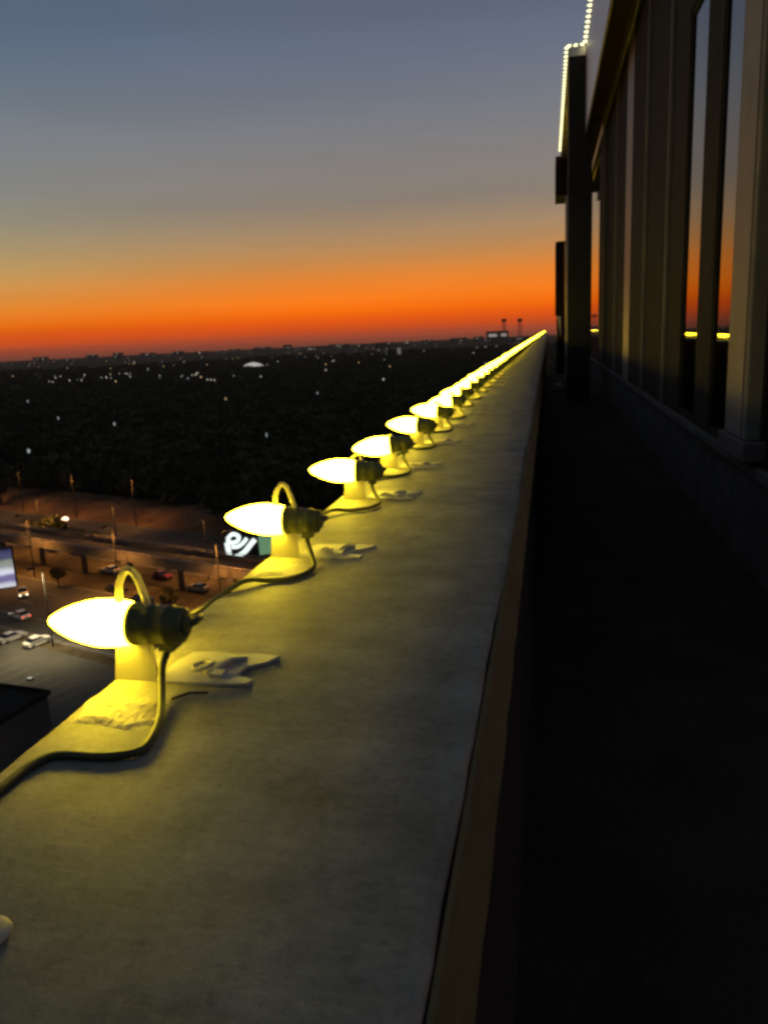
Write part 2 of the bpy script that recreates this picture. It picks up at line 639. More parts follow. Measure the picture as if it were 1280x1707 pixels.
ordw = ['first', 'second', 'third', 'fourth', 'fifth', 'sixth', 'seventh', 'eighth', 'ninth', 'tenth']
for k, u in enumerate((-212, -186, -160, -134, -108, -82)):
    street_lamp('street_lamp', road_pt(u, 106.2), ROAD_RZ + math.pi / 2,
                'tall amber street lamp behind the overpass, %s from the left along the highway' % ordw[k], power=17000,
                group='lamps along the highway')
for k, u in enumerate((-170, -144, -118, -92)):
    street_lamp('street_lamp', road_pt(u, 92.8), ROAD_RZ - math.pi / 2,
                'amber street lamp in front of the overpass, %s from the left along the near road' % ordw[k], power=17000,
                group='lamps along the near road')
street_lamp('street_lamp', road_pt(-106, 69.6), ROAD_RZ - math.pi / 2, 'yellow street lamp at the edge of the parking lot on the left',
            power=17000, colr=(1.0, 0.8, 0.42), lens='lamp_white')
for k, u in enumerate((-232, -208, -184, -160)):
    street_lamp('street_lamp', road_pt(u, 133.6), ROAD_RZ - math.pi / 2,
                'amber street lamp at the foot of the embankment, %s from the left' % ordw[k], power=6500, h=13.0,
                group='lamps along the embankment')
# one bare lamp globe facing the camera above the far carriageway
t = empty('street_lamp', Vector((-117.5, 168.5, GZ)))
tag(t, 'bright bare globe lamp glowing in front of the amber embankment', 'street lamp')
MB().tube([(0, 0, 0), (0, 0, 4.0)], [.12, .08], 8).build('pole', 'lamp_metal', t)
MB().lathe([(3.98, .1), (4.1, .5), (4.5, .85), (4.9, .6), (5.1, .1)], 12, 0, 'Z', 1).build('globe', emit('globe_glow', (1.0, .66, .42), 3.0).name, t)

# ------------------------------------------------------------------ roadside signs
sg = empty('billboard', (-57.6, 140.0, GZ), R(28))
sg.scale = (1.12, 1, 1.1)
tag(sg, 'black lit sign with looping white strokes below the second bulb', 'sign')
MB().box(-4.6, 4.6, -.25, .25, 2.4, 8.6).build('panel', 'sign_black', sg)
MB().tube([(-2.5, .4, 0), (-2.5, .4, 5)], .25, 8).build('post', 'lamp_metal', sg)
MB().tube([(2.5, .4, 0), (2.5, .4, 5)], .25, 8).build('post', 'lamp_metal', sg)


def stroke(pts, r, material, parent, name='stroke'):
    mb = MB()
    mb.tube(bez([(x, -.3, z) for x, z in pts], 8), r, 8)
    return mb.build(name, material, parent)


stroke([(-3.9, 7.2), (-2.9, 8.0), (-1.9, 7.5), (-2.2, 6.6), (-3.3, 6.5), (-3.9, 7.2)], .36, 'sign_white', sg)
stroke([(-4.0, 6.6), (-3.8, 4.6), (-3.5, 3.0)], .44, 'sign_white', sg)
stroke([(-3.4, 3.6), (-2.2, 3.9), (-1.0, 4.6), (.2, 5.9), (.9, 6.6)], .46, 'sign_white', sg)
stroke([(-3.3, 5.7), (-2.2, 5.6), (-1.2, 6.2), (-.5, 7.0)], .34, 'sign_white', sg)
MB().box(1.5, 4.2, -.30, -.252, 3.6, 8.0).build('green_field', 'sign_green', sg)

scn = empty('billboard', (-99.6, 118.6, GZ), R(35))
tag(scn, 'glowing blue and white banded screen at the left edge above the road', 'billboard')
MB().box(-6.4, 4.3, -.3, .3, 3.0, 10.8).build('cabinet', 'sign_black', scn)
MB().tube([(-1.5, .6, 0), (-1.5, .6, 7)], .4, 10).build('post', 'lamp_metal', scn)
m = bpy.data.materials.new('screen_picture')
m.use_nodes = True
nt = m.node_tree
b = nt.nodes['Principled BSDF']
b.inputs['Base Color'].default_value = (.02, .02, .02, 1)
tc = nt.nodes.new('ShaderNodeTexCoord')
sp = nt.nodes.new('ShaderNodeSeparateXYZ')
nt.links.new(tc.outputs['Object'], sp.inputs[0])
nz = nt.nodes.new('ShaderNodeTexNoise')
nz.inputs['Scale'].default_value = .6
nt.links.new(tc.outputs['Object'], nz.inputs['Vector'])
ma = nt.nodes.new('ShaderNodeMath')
ma.operation = 'MULTIPLY_ADD'
ma.inputs[1].default_value = 1.2
nt.links.new(nz.outputs['Fac'], ma.inputs[0])
nt.links.new(sp.outputs['Z'], ma.inputs[2])
mr = nt.nodes.new('ShaderNodeMapRange')
mr.inputs['From Min'].default_value = 3.8
mr.inputs['From Max'].default_value = 11.2
nt.links.new(ma.outputs[0], mr.inputs[0])
cr = nt.nodes.new('ShaderNodeValToRGB')
for i, (p, c) in enumerate([(0.0, (215, 215, 220)), (.12, (200, 200, 215)), (.2, (120, 110, 150)), (.3, (130, 120, 165)), (.38, (225, 225, 240)),
                            (.46, (210, 212, 220)), (.55, (150, 152, 150)), (.68, (140, 145, 130)), (.76, (80, 82, 105)), (.9, (70, 70, 110)), (1.0, (40, 35, 60))]):
    e = cr.color_ramp.elements[i] if i < 2 else cr.color_ramp.elements.new(p)
    e.position = p
    e.color = lin(*c)
nt.links.new(mr.outputs[0], cr.inputs[0])
nt.links.new(cr.outputs[0], b.inputs['Emission Color'])
b.inputs['Emission Strength'].default_value = 0.95
M['screen_picture'] = m
MB().box(-6.1, 4.0, -.36, -.302, 3.3, 10.5).build('screen', 'screen_picture', scn)

# ------------------------------------------------------------------ cars


def car_meshes():
    d = {}
    prof = [(-2.2, .42), (-2.22, .78), (-2.05, .92), (-1.5, .98), (1.0, .95), (1.9, .82), (2.18, .68), (2.22, .42)]
    mb = MB()
    k = len(prof)
    for s in (-.86, .86):
        mb.v += [(x, s * (.94 if abs(x) > 2 else 1), z) for x, z in prof] + []
        mb.v += [(x, s * .97, .28) for x in (-2.1, 2.1)]
    L1 = list(range(k)) + [k + 1, k]
    L2 = [i + k + 2 for i in L1]
    mb.f += [tuple(L1), tuple(reversed(L2))]
    for i in range(len(L1)):
        j = (i + 1) % len(L1)
        mb.f.append((L1[i], L1[j], L2[j], L2[i]))
    mb.mi = [0] * len(mb.f)
    mb.sm = [False] * len(mb.f)
    d['body'] = mb.mesh('body')
    cab = MB()
    cab.add([(-1.7, -.78, .975), (.95, -.78, .945), (.95, .78, .945), (-1.7, .78, .975), (-1.1, -.6, 1.42), (.15, -.6, 1.44), (.15, .6, 1.44), (-1.1, .6, 1.42)],
            [(3, 2, 1, 0), (4, 5, 6, 7), (0, 1, 5, 4), (1, 2, 6, 5), (2, 3, 7, 6), (3, 0, 4, 7)])
    d['window_band'] = cab.mesh('window_band')
    d['roof'] = MB().box(-1.12, .17, -.62, .62, 1.435, 1.48).mesh('roof')
    d['wheel'] = MB().lathe([(0, .2), (.02, .31), (.18, .31), (.2, .2)], 14, 0, 'Y', 1).mesh('wheel')
    d['rim'] = MB().lathe([(-.006, .05), (0.0, .19), (.206, .19), (.21, .05)], 12, 0, 'Y', 1).mesh('rim')
    d['lamp'] = MB().box(-.03, .03, -.17, .17, -.07, .07).mesh('lamp')
    d['wheel'].materials.append(M['tyre'])
    d['rim'].materials.append(M['rim'])
    d['window_band'].materials.append(M['car_glass'])
    return d


CM = car_meshes()


def car(pos, rz, paint, label, on=True):
    t = empty('parked_car' if not on else 'car', pos, rz)
    tag(t, label, 'car', 'cars on the roads below')
    for nm in ('body', 'roof'):
        me = CM[nm].copy()
        me.materials.append(M[paint])
        link(nm, me, None, t)
    link('window_band', CM['window_band'], None, t)
    for x in (-1.35, 1.35):
        for y in (-.88, .68):
            w = link('wheel', CM['wheel'], None, t, (x, y, .31))
            link('rim', CM['rim'], None, w)
    for y in (-.6, .6):
        a = CM['lamp'].copy()
        a.materials.append(M['headlight_glow' if on else 'dull_lens'])
        link('headlight', a, None, t, (2.22, y, .66))
        a = CM['lamp'].copy()
        a.materials.append(M['taillight_glow' if on else 'red_lens'])
        link('taillight', a, None, t, (-2.235, y, .72))
    return t


RZ = ROAD_RZ
car((-88.6, 139.7, GZ + .07), RZ + math.pi, 'car_white', 'white car on the verge under the overpass, above the first bulb', False)
car((-75.4, 136.6, GZ + .07), RZ, 'car_red', 'dark red car under the overpass, right of the clip loop', False)
car((-64.5, 129.6, GZ + .07), RZ + math.pi, 'car_beige', 'beige car close to the parapet edge below the black sign', False)
car((-90.2, 112.9, GZ + .07), RZ + math.pi - .1, 'car_white', 'white car with lit headlights below the banded screen', True)
car((-98.2, 124.6, GZ + .07), RZ - .5, 'car_silver', 'silver car with lights on right under the banded screen', True)
car((-84.6, 103.3, GZ + .07), RZ + 1.57, 'car_silver', 'silver car parked at the left edge of the lot', False)
car((-79.0, 102.0, GZ + .07), RZ + 1.57, 'car_white', 'white car parked left of the tip of the first bulb', False)
car((-72.0, 122.6, GZ + .07), RZ, 'car_blue', 'dark blue car on the near road hidden behind the first socket', False)
car((-80.5, 128.0, GZ + .07), RZ, 'car_black', 'black car on the near road left of the clip loop', False)
car((-104.0, 160.5, GZ + .07), RZ + math.pi, 'car_black', 'black car on the highway behind the overpass', False)
car((-138.0, 172.5, GZ + .07), RZ + math.pi, 'car_silver', 'silver car on the highway at the far left', False)
car((-86.0, 152.0, GZ + .07), RZ, 'car_beige', 'beige car on the highway beyond the overpass columns', False)

# ------------------------------------------------------------------ dark low building bottom left
lb = empty('low_building', (-66.5, 73.5, GZ), R(-8))
tag(lb, 'low black roofed building at the left edge below the parapet', 'building')
MB().box(-14, 6.3, -14, 4.6, 0, 4.4).build('wall', 'house_wall', lb)
MB().box(-14.3, 6.6, -14.3, 4.9, 4.402, 4.7).build('roof', 'black_roof', lb)
MB().box(-14.3, 6.6, 4.62, 4.9, 4.702, 5.05).build('roof_kerb', 'black_roof', lb)
MB().box(6.32, 6.6, -14.3, 4.6, 4.702, 5.05).build('roof_kerb', 'black_roof', lb)
MB().box(-2, .6, -6, -3.4, 4.702, 5.9).build('roof_unit', 'lamp_metal', lb)
for k in range(3):
    w = MB().box(-11 + 5 * k, -8.6 + 5 * k, 4.602, 4.66, 1.2, 3.4).build('window', 'lamp_metal', lb)
    MB().box(-10.85 + 5 * k, -8.75 + 5 * k, 4.662, 4.68, 1.35, 3.25).build('pane', 'car_glass', w)
fl = MB()
fl.box(-.5, .5, -.3, .3, -.12, .25)
fo = empty('flood_light', (-63.6, 79.6, GZ + 5.06))
tag(fo, 'small pale floodlight on the edge of the black roof', 'floodlight')
MB().box(-.35, .35, -.25, .25, 0, .3).build('housing', 'lamp_metal', fo)
MB().box(-.3, .3, -.2, .2, .302, .34).build('lens', emit('flood_lens', (1, .95, .8), .45).name, fo)

# ------------------------------------------------------------------ trees


def crown_arrays(nclump, nleaf, rx, rz, size):
    """Leaf quads scattered over clumps in an ellipsoidal crown."""
    cs = nrg.normal(size=(nclump, 3))
    cs /= np.linalg.norm(cs, axis=1)[:, None]
    cs *= nrg.uniform(.35, .95, (nclump, 1))
    cs *= (rx, rx, rz)
    p = np.repeat(cs, nleaf, 0)
    d = nrg.normal(size=p.shape)
    d /= np.linalg.norm(d, axis=1)[:, None]
    p = p + d * nrg.uniform(.5, 1.0, (len(p), 1)) * rx * .34
    a = nrg.normal(size=p.shape)
    a /= np.linalg.norm(a, axis=1)[:, None]
    b2 = np.cross(a, nrg.normal(size=p.shape))
    b2 /= np.linalg.norm(b2, axis=1)[:, None]
    s = size * nrg.uniform(.6, 1.3, (len(p), 1))
    v = np.stack([p - a * s, p + b2 * s * .6, p + a * s, p - b2 * s * .6], 1).reshape(-1, 3)
    return v


def quad_mesh(name, v):
    me = bpy.data.meshes.new(name)
    nf = len(v) // 4
    me.vertices.add(len(v))
    me.vertices.foreach_set('co', v.astype(np.float32).ravel())
    me.loops.add(nf * 4)
    me.loops.foreach_set('vertex_index', np.arange(nf * 4, dtype=np.int32))
    me.polygons.add(nf)
    me.polygons.foreach_set('loop_start', np.arange(0, nf * 4, 4, dtype=np.int32))
    me.polygons.foreach_set('loop_total', np.full(nf, 4, dtype=np.int32))
    me.update()
    me.validate()
    return me


crowns = []
for k in range(3):
    v = crown_arrays(26, 60, 3.6, 3.0, .42)
    v[:, 2] += 6.0
    me = quad_mesh('crown', v)
    me.materials.append(M['leaf'])
    crowns.append(me)
tb = MB()
tb.tube([(0, 0, 0), (.1, 0, 2), (0, .1, 4), (.1, 0, 6.2)], [.32, .25, .2, .08], 8)
for a in range(5):
    an = a * 1.26
    tb.tube([(0, 0, 2.8 + .3 * a), (math.cos(an) * 1.2, math.sin(an) * 1.2, 4.4 + .2 * a), (math.cos(an) * 2.3, math.sin(an) * 2.3, 5.6 + .2 * a)], [.13, .09, .03], 6)
trunk_me = tb.mesh('trunk')
trunk_me.materials.append(M['bark'])


def tree(x, y, s, label, k):
    t = empty('tree', (x, y, GZ), rng.uniform(0, 6))
    t.scale = (s, s, s * rng.uniform(.9, 1.15))
    tag(t, label, 'tree', 'trees along the roads')
    link('trunk', trunk_me, None, t)
    link('crown', crowns[k % 3], None, t)


for k, (x, y, s, lb_) in enumerate([
        (-156, 214, 1.2, 'dark tree at the left end of the amber embankment'),
        (-164, 205, 1.1, 'leftmost dark tree beside the amber embankment'),
        (-120.5, 160, .72, 'low dark tree behind the overpass, left of the globe lamp'),
        (-113.0, 157.5, .78, 'round dark tree behind the overpass rail below the globe lamp'),
        (-106.5, 155, .68, 'smaller dark tree behind the overpass rail right of the globe lamp'),
        (-100.0, 152.5, .6, 'smallest dark tree behind the overpass'),
        (-94.8, 131.0, .42, 'small dark tree standing alone on the near verge'),
        (-70.0, 175.0, 1.2, 'dark tree at the right end of the amber embankment'),
        (-79.0, 178.0, 1.3, 'tall dark tree on the right part of the embankment'),
        (-56.0, 160.0, 1.1, 'dark tree just behind the black sign'),
        (-64.0, 118.0, .5, 'small dark tree hard against the parapet edge beyond the first socket')]):
    tree(x, y, s, lb_, k)

# the far wood between the roads and the horizon: one mass of crowns
base = crown_arrays(14, 9, 4.6, 3.2, 1.5)
base[:, 2] += 5.0
nb = len(base)
N_T = 3400
th = nrg.uniform(R(88), R(140), N_T)          # azimuth measured from +X
rr = 205 * (10.0 ** nrg.uniform(0, 1, N_T))
px, py = rr * np.cos(th), rr * np.sin(th)
keep = (px * DN.x + py * DN.y) > 152
px, py, rr = px[keep], py[keep], rr[keep]
sc_ = nrg.uniform(.7, 1.3, len(px)) * (1 + rr / 1500.0)
ang = nrg.uniform(0, 6.28, len(px))
ca, sa = np.cos(ang), np.sin(ang)
V = np.empty((len(px), nb, 3))
V[:, :, 0] = (base[None, :, 0] * ca[:, None] - base[None, :, 1] * sa[:, None]) * sc_[:, None] + px[:, None]
V[:, :, 1] = (base[None, :, 0] * sa[:, None] + base[None, :, 1] * ca[:, None]) * sc_[:, None] + py[:, None]
V[:, :, 2] = base[None, :, 2] * np.clip(sc_, 0, 1.5)[:, None]
wood = link('woodland', quad_mesh('woodland', V.reshape(-1, 3)), 'leaf', None, (0, 0, GZ))
tag(wood, 'dark wooded suburb spreading from the highway to the horizon', 'trees', kind='stuff')

# ------------------------------------------------------------------ far buildings


def far_building(x, y, w, d, h, rz, label, wins, group=None, wall='house_wall', pitched=False, win_mat='window_lit'):
    t = empty('building', (x, y, GZ), rz)
    tag(t, label, 'building', group)
    MB().box(-w / 2, w / 2, -d / 2, d / 2, 0, h).build('wall', wall, t)
    if pitched:
        mb = MB()
        mb.add([(-w / 2 - .4, -d / 2 - .4, h + .01), (w / 2 + .4, -d / 2 - .4, h + .01), (w / 2 + .4, d / 2 + .4, h + .01), (-w / 2 - .4, d / 2 + .4, h + .01),
                (-w / 2 - .4, 0, h + d * .3), (w / 2 + .4, 0, h + d * .3)], [(3, 2, 1, 0), (0, 1, 5, 4), (2, 3, 4, 5), (1, 2, 5), (3, 0, 4)])
        mb.build('roof', 'black_roof', t)
    else:
        MB().box(-w / 2 - .3, w / 2 + .3, -d / 2 - .3, d / 2 + .3, h + .002, h + .6).build('roof', 'black_roof', t)
    for (wx, wz, ww, wh) in wins:
        MB().box(wx - ww / 2, wx + ww / 2, -d / 2 - .1, -d / 2 - .004, wz - wh / 2, wz + wh / 2).build('window', win_mat, t)
    return t


# rows of lit low buildings on the left
for k, (x, y, w) in enumerate([(-570, 880, 46), (-516, 885, 34), (-470, 850, 40), (-432, 842, 26), (-640, 1010, 52), (-470, 1130, 60), (-520, 1290, 70), (-400, 1010, 30)]):
    nw = rng.randint(3, 6)
    wins = [(-w / 2 + (i + .7) * w / (nw + .4), rng.uniform(2.5, 4.5), rng.uniform(1.6, 3.2), rng.uniform(1.4, 2.4)) for i in range(nw)]
    far_building(x, y, w, 18, rng.uniform(7, 11), R(28) + rng.uniform(-.1, .1), 'low dark building with lit windows among the trees on the left', wins,
                 'lit low buildings on the left', win_mat='window_green' if k in (2, 3, 5) else 'window_lit')
# horizon silhouettes
hz = [(-.775, 30, 12), (-.70, 55, 26), (-.655, 22, 12), (-.62, 30, 30), (-.58, 26, 34), (-.535, 60, 18), (-.49, 30, 26), (-.455, 44, 16), (-.41, 34, 22),
      (-.37, 60, 24), (-.335, 30, 30), (-.30, 44, 20), (-.265, 70, 22), (-.235, 30, 18), (-.205, 50, 26), (-.175, 30, 16), (-.15, 40, 22), (-.11, 60, 24),
      (-.085, 28, 30), (-.06, 40, 20), (-.03, 60, 24)]
for i, (s, w, h) in enumerate(hz):
    Y = rng.uniform(3000, 4600)
    nw = rng.randint(1, 4)
    wins = [(rng.uniform(-w / 2.5, w / 2.5), rng.uniform(h * .3, h * .85), rng.uniform(4, 8), rng.uniform(3, 6)) for _ in range(nw)]
    far_building(s * Y, Y, w * 1.5, 40, h * .85, R(20) * -s, 'small distant building silhouetted on the sunset horizon', wins, 'buildings on the horizon')

# floodlit dome hall
dm = empty('dome_hall', (-458, 1190, GZ), R(20))
tag(dm, 'pale floodlit domed hall in the dark plain below the horizon', 'hall')
MB().lathe([(0, 19), (4, 19.2), (4.2, 20), (5, 20)], 32, 0, 'Z', 1).build('wall', 'hall_wall', dm)
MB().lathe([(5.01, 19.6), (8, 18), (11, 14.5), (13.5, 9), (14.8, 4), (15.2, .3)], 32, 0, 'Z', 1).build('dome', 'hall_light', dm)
MB().lathe([(15.0, 1.2), (17, 1.0), (18.5, .1)], 10, 0, 'Z', 1).build('lantern', 'hall_wall', dm)

tw = empty('lit_tower', (-280, 1500, GZ), R(10))
tag(tw, 'slim pale lit tower standing in the dark plain', 'tower')
MB().box(-4.2, 4.2, -4, 4, 0, 24).build('shaft', 'hall_wall', tw)
MB().box(-4.6, 4.6, -4.4, 4.4, 24.002, 26).build('roof', 'black_roof', tw)
for k in range(4):
    MB().box(-3.2, 3.2, -4.1, -4.004, 4 + 5 * k, 8 + 5 * k).build('window', emit('tower_window', (1, .92, .85), .14).name if k == 0 else 'tower_window', tw)

far_building(-133, 1670, 40, 26, 9, R(5), 'wide flat building with a long glowing front beyond the bulb row', [(0, 4.2, 36, 5)], win_mat=emit('front_glow', (1, .88, .6), .16).name)
far_building(-205, 3300, 90, 40, 46, R(4), 'broad pale block on the horizon beyond the bulb row', [(-18, 30, 34, 12), (26, 30, 22, 12)], win_mat=emit('block_glow', (1, .8, .7), .32).name)

for k, (x, hh) in enumerate(((-134, 72), (-86, 70))):
    wt = empty('water_tower', (x * 1.8, 4500, GZ))
    wt.scale = (1.5, 1.5, 1.48)
    tag(wt, 'distant water tower on the sunset horizon, %s of the pair' % ('left' if k == 0 else 'right'), 'water tower', 'water towers')
    MB().lathe([(hh - 9, 2), (hh - 6, 8.5), (hh - 2, 9.5), (hh + 2, 8), (hh + 4.5, 1)], 16, 0, 'Z', 1).build('tank', 'black_roof', wt)
    MB().tube([(0, 0, 0), (0, 0, hh - 8)], 1.6, 8).build('riser', 'black_roof', wt)
    for a in range(4):
        an = a * math.pi / 2 + .6
        MB().tube([(math.cos(an) * 11, math.sin(an) * 11, 0), (math.cos(an) * 7, math.sin(an) * 7, hh - 5)], .5, 6).build('leg', 'black_roof', wt)

# far street lights scattered over the plain
far_lamp = {}
emit('lamp_faint', (1.0, .72, .5), .35)
for key in ('lamp_white', 'lamp_cool', 'lamp_amber', 'lamp_faint'):
    mb = MB()
    mb.tube([(0, 0, 0), (0, 0, 9)], .12, 5, 0)
    mb.lathe([(9, .1), (9.3, .5), (9.8, .55), (10.2, .1)], 8, 1, 'Z', 1)
    me = mb.mesh('far_lamp')
    me.materials.append(M['lamp_metal'])
    me.materials.append(M[key])
    far_lamp[key] = me


def add_far_lamp(x, y, key, s):
    o = link('far_street_lamp', far_lamp[key], None, None, (x, y, GZ))
    o.scale = (s, s, 1.35)
    tag(o, 'tiny distant street light glowing over the dark plain', 'street lamp', 'far street lights on the plain')


fixed = [(-353, 483, 'lamp_cool', .8), (-240, 350, 'lamp_cool', .6), (-188, 314, 'lamp_cool', .7), (-172, 232, 'lamp_cool', .85), (-125, 599, 'lamp_white', .9), (-140, 469, 'lamp_cool', .7),
         (-191, 446, 'lamp_amber', .5), (-250, 1041, 'lamp_amber', .8), (-98, 262, 'lamp_cool', .45), (-320, 708, 'lamp_white', .9), (-313, 700, 'lamp_white', .8), (-306, 692, 'lamp_white', .8)]
for x, y, k_, s in fixed:
    add_far_lamp(x, y, k_, s)
for i in range(95):
    a = rng.uniform(-.80, .0)
    Y = 700 * (6.0 ** (rng.random() ** .75))
    add_far_lamp(a * Y, Y, rng.choice(['lamp_white', 'lamp_white', 'lamp_amber', 'lamp_cool']), rng.uniform(.5, 1.0) * (1 + Y / 2600))
for i in range(70):
    Y = 1500 * (2.9 ** rng.random())
    add_far_lamp(rng.uniform(-.80, 0) * Y, Y, rng.choice(['lamp_amber', 'lamp_white', 'lamp_faint', 'lamp_faint']), rng.uniform(.7, 1.2) * (1 + Y / 2600))
for i in range(26):                        # the bright cluster on the left
    Y = rng.uniform(780, 1000)
    add_far_lamp(-rng.uniform(.46, .70) * Y, Y, rng.choice(['lamp_white', 'lamp_cool', 'lamp_white']), rng.uniform(.5, 1.1))

# ------------------------------------------------------------------ terrace: floor and parapet
DECK = -1.055
mb = MB()
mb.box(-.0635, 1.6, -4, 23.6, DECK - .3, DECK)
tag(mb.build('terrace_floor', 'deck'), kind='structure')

pr = empty('parapet', (0, 0, DECK))
tag(pr, 'long weathered concrete parapet with a flat top running away from the camera', 'parapet')
XO, XI = -.3255, -.0456
ys = [-1.2 + .03 * k for k in range(180)]
while ys[-1] < LEN:
    ys.append(ys[-1] + .03 + (ys[-1] - 4.0) * .04)
prof = [(XO + .004, -.19), (XO, -.10), (XO, -.006), (XO + .002, -.002), (XO + .007, 0), (XO + .06, 0), (-.19, 0.0), (-.12, 0), (XI - .006, 0), (XI - .0015, -.0015), (XI, -.005), (XI - .001, -.03), (XI - .001, -.12), (XI - .004, -.191)]
vs_, fs = [], []
ph = [rng.uniform(0, 6.28) for _ in range(8)]
for y in ys:
    w1 = .0012 * math.sin(y * 7 + ph[0]) + .0008 * math.sin(y * 23 + ph[1]) + rng.uniform(-.0007, .0007)
    w2 = .0012 * math.sin(y * 6 + ph[2]) + .0008 * math.sin(y * 19 + ph[3]) + rng.uniform(-.0007, .0007)
    for i, (x, z) in enumerate(prof):
        dx = w1 if i < 5 else (w2 if i > 7 else 0)
        dz = .0005 * math.sin(y * 11 + i) if 4 <= i <= 8 else 0
        vs_.append((x + dx, y, z + dz - DECK))
k = len(prof)
for i in range(len(ys) - 1):
    for j in range(k):
        j2 = (j + 1) % k
        fs.append((i * k + j, i * k + j2, (i + 1) * k + j2, (i + 1) * k + j))
mb = MB()
mb.add(vs_, fs, 0, True)
cop = mb.build('coping', 'coping_concrete', pr)
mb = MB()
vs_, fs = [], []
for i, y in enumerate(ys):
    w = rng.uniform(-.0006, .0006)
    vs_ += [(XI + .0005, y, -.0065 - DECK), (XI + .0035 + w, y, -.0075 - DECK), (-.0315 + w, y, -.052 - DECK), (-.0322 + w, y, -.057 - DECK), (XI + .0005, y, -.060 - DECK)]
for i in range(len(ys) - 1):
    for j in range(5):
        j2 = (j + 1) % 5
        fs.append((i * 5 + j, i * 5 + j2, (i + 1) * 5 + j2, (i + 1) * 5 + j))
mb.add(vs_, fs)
mb.build('warmlight_lip', 'warmlight_lip', pr)  # inner lip of the coping, warm light put into its colour
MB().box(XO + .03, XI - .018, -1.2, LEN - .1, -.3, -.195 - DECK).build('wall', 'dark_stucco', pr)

# ------------------------------------------------------------------ the building along the walkway
CH = CAM_H
bd = empty('high_rise_building', (0, 0, 0))
tag(bd, 'dark office building with tall reflecting windows along the right of the terrace', 'building')
XG = 1.0            # glass plane
SILL = -.69 + CH
HEAD = 3.53 + CH
MB().box(1.03, 1.5, 3.2, 23.6, DECK + .003, SILL - .06).build('knee_wall', 'knee_paint', bd)
MB().box(.96, 1.5, 3.2, 23.6, SILL - .058, SILL).build('sill', 'knee_paint', bd, bevel=.006)
# column nearest the camera with plinth
MB().box(.92, 1.5, 4.0, 4.41, -.57 + CH, HEAD - .01).build('column', 'pier_paint', bd, bevel=.008)
MB().box(.90, 1.02, 3.93, 4.5, -.665 + CH, -.572 + CH).build('column_base', 'knee_paint', bd, bevel=.006)


def bay(y0, y1, name='window', z1=None):
    """a glazed bay: pane plus thin frame bars"""
    z1 = z1 or HEAD - .09
    f = MB()
    f.box(XG - .012, XG + .03, y0, y0 + .035, SILL + .003, z1)
    f.box(XG - .012, XG + .03, y1 - .035, y1, SILL + .003, z1)
    f.box(XG - .012, XG + .03, y0 + .036, y1 - .036, SILL + .003, SILL + .05)
    f.box(XG - .012, XG + .03, y0 + .036, y1 - .036, z1 - .05, z1)
    w = f.build(name, 'bronze_metal', bd)
    MB().box(XG, XG + .012, y0 + .036, y1 - .036, SILL + .051, z1 - .051).build('pane', 'window_glass', w)
    return w


def fin(y0, y1, x0, material, name='fin', z1=None):
    return MB().box(x0, XG + .06, y0, y1, SILL + .002, z1 or HEAD - .012).build(name, material, bd, bevel=.004)


bay(3.3, 4.0)
bay(4.41, 5.24)
fin(5.24, 5.73, .98, 'bronze_metal', 'mullion')
bay(5.73, 6.41, z1=2.12 + CH)
MB().box(XG - .02, XG + .058, 5.735, 6.405, 2.125 + CH, HEAD - .012).build('spandrel_panel', 'bronze_metal', bd)
for k, y in enumerate((6.41, 7.21, 8.01, 8.81, 9.61)):
    fin(y, y + .795, (.98, .975, .982, .972, .98)[k], 'bronze_metal', 'cladding_panel')
for y in (7.17, 8.77):
    fin(y, y + .05, .955, 'pier_paint')
fin(10.41, 11.2, .982, 'pale_metal', 'mullion')
for k in range(4):
    fin(11.205 + 1.36 * k, 11.205 + 1.36 * k + 1.355, .98 - .004 * (k % 2), 'bronze_metal', 'cladding_panel')
for y in (12.5, 15.2):
    fin(y, y + .06, .955, 'pier_paint')
bay(16.65, 20.2)
fin(20.2, 23.5, .98, 'bronze_metal', 'cladding_panel')
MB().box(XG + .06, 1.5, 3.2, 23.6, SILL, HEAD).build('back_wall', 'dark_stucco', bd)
MB().box(.914, .919, 4.06, 4.408, -.56 + CH, HEAD - .02).build('column_trim', 'trim_paint', bd)
MB().box(.945, .971, 3.2, 23.5, HEAD - .13, HEAD + .028).build('header_trim', 'fascia_paint', bd)
# header, soffit, fascia and roof
MB().box(.972, 1.5, 3.2, 23.6, HEAD - .01, HEAD + .06).build('header', 'pale_metal', bd)
MB().box(.66, .97, 3.2, 15.2, HEAD + .03, HEAD + .07).build('soffit', 'brown_soffit', bd)
MB().box(.63, .66, 3.2, 15.2, 3.28 + CH, 4.67 + CH).build('fascia', 'fascia_paint', bd)
MB().box(.662, 1.5, 3.2, 23.6, HEAD + .072, 4.66 + CH).build('roof', 'dark_stucco', bd)
# projecting wing with its own roof edge
MB().box(.35, .755, 15.2, 15.8, DECK + .003, 4.55 + CH).build('wing_pier', 'wing_paint', bd)
MB().box(.33, .66, 15.18, 23.6, 4.552 + CH, 4.68 + CH).build('wing_cornice', 'fascia_paint', bd)
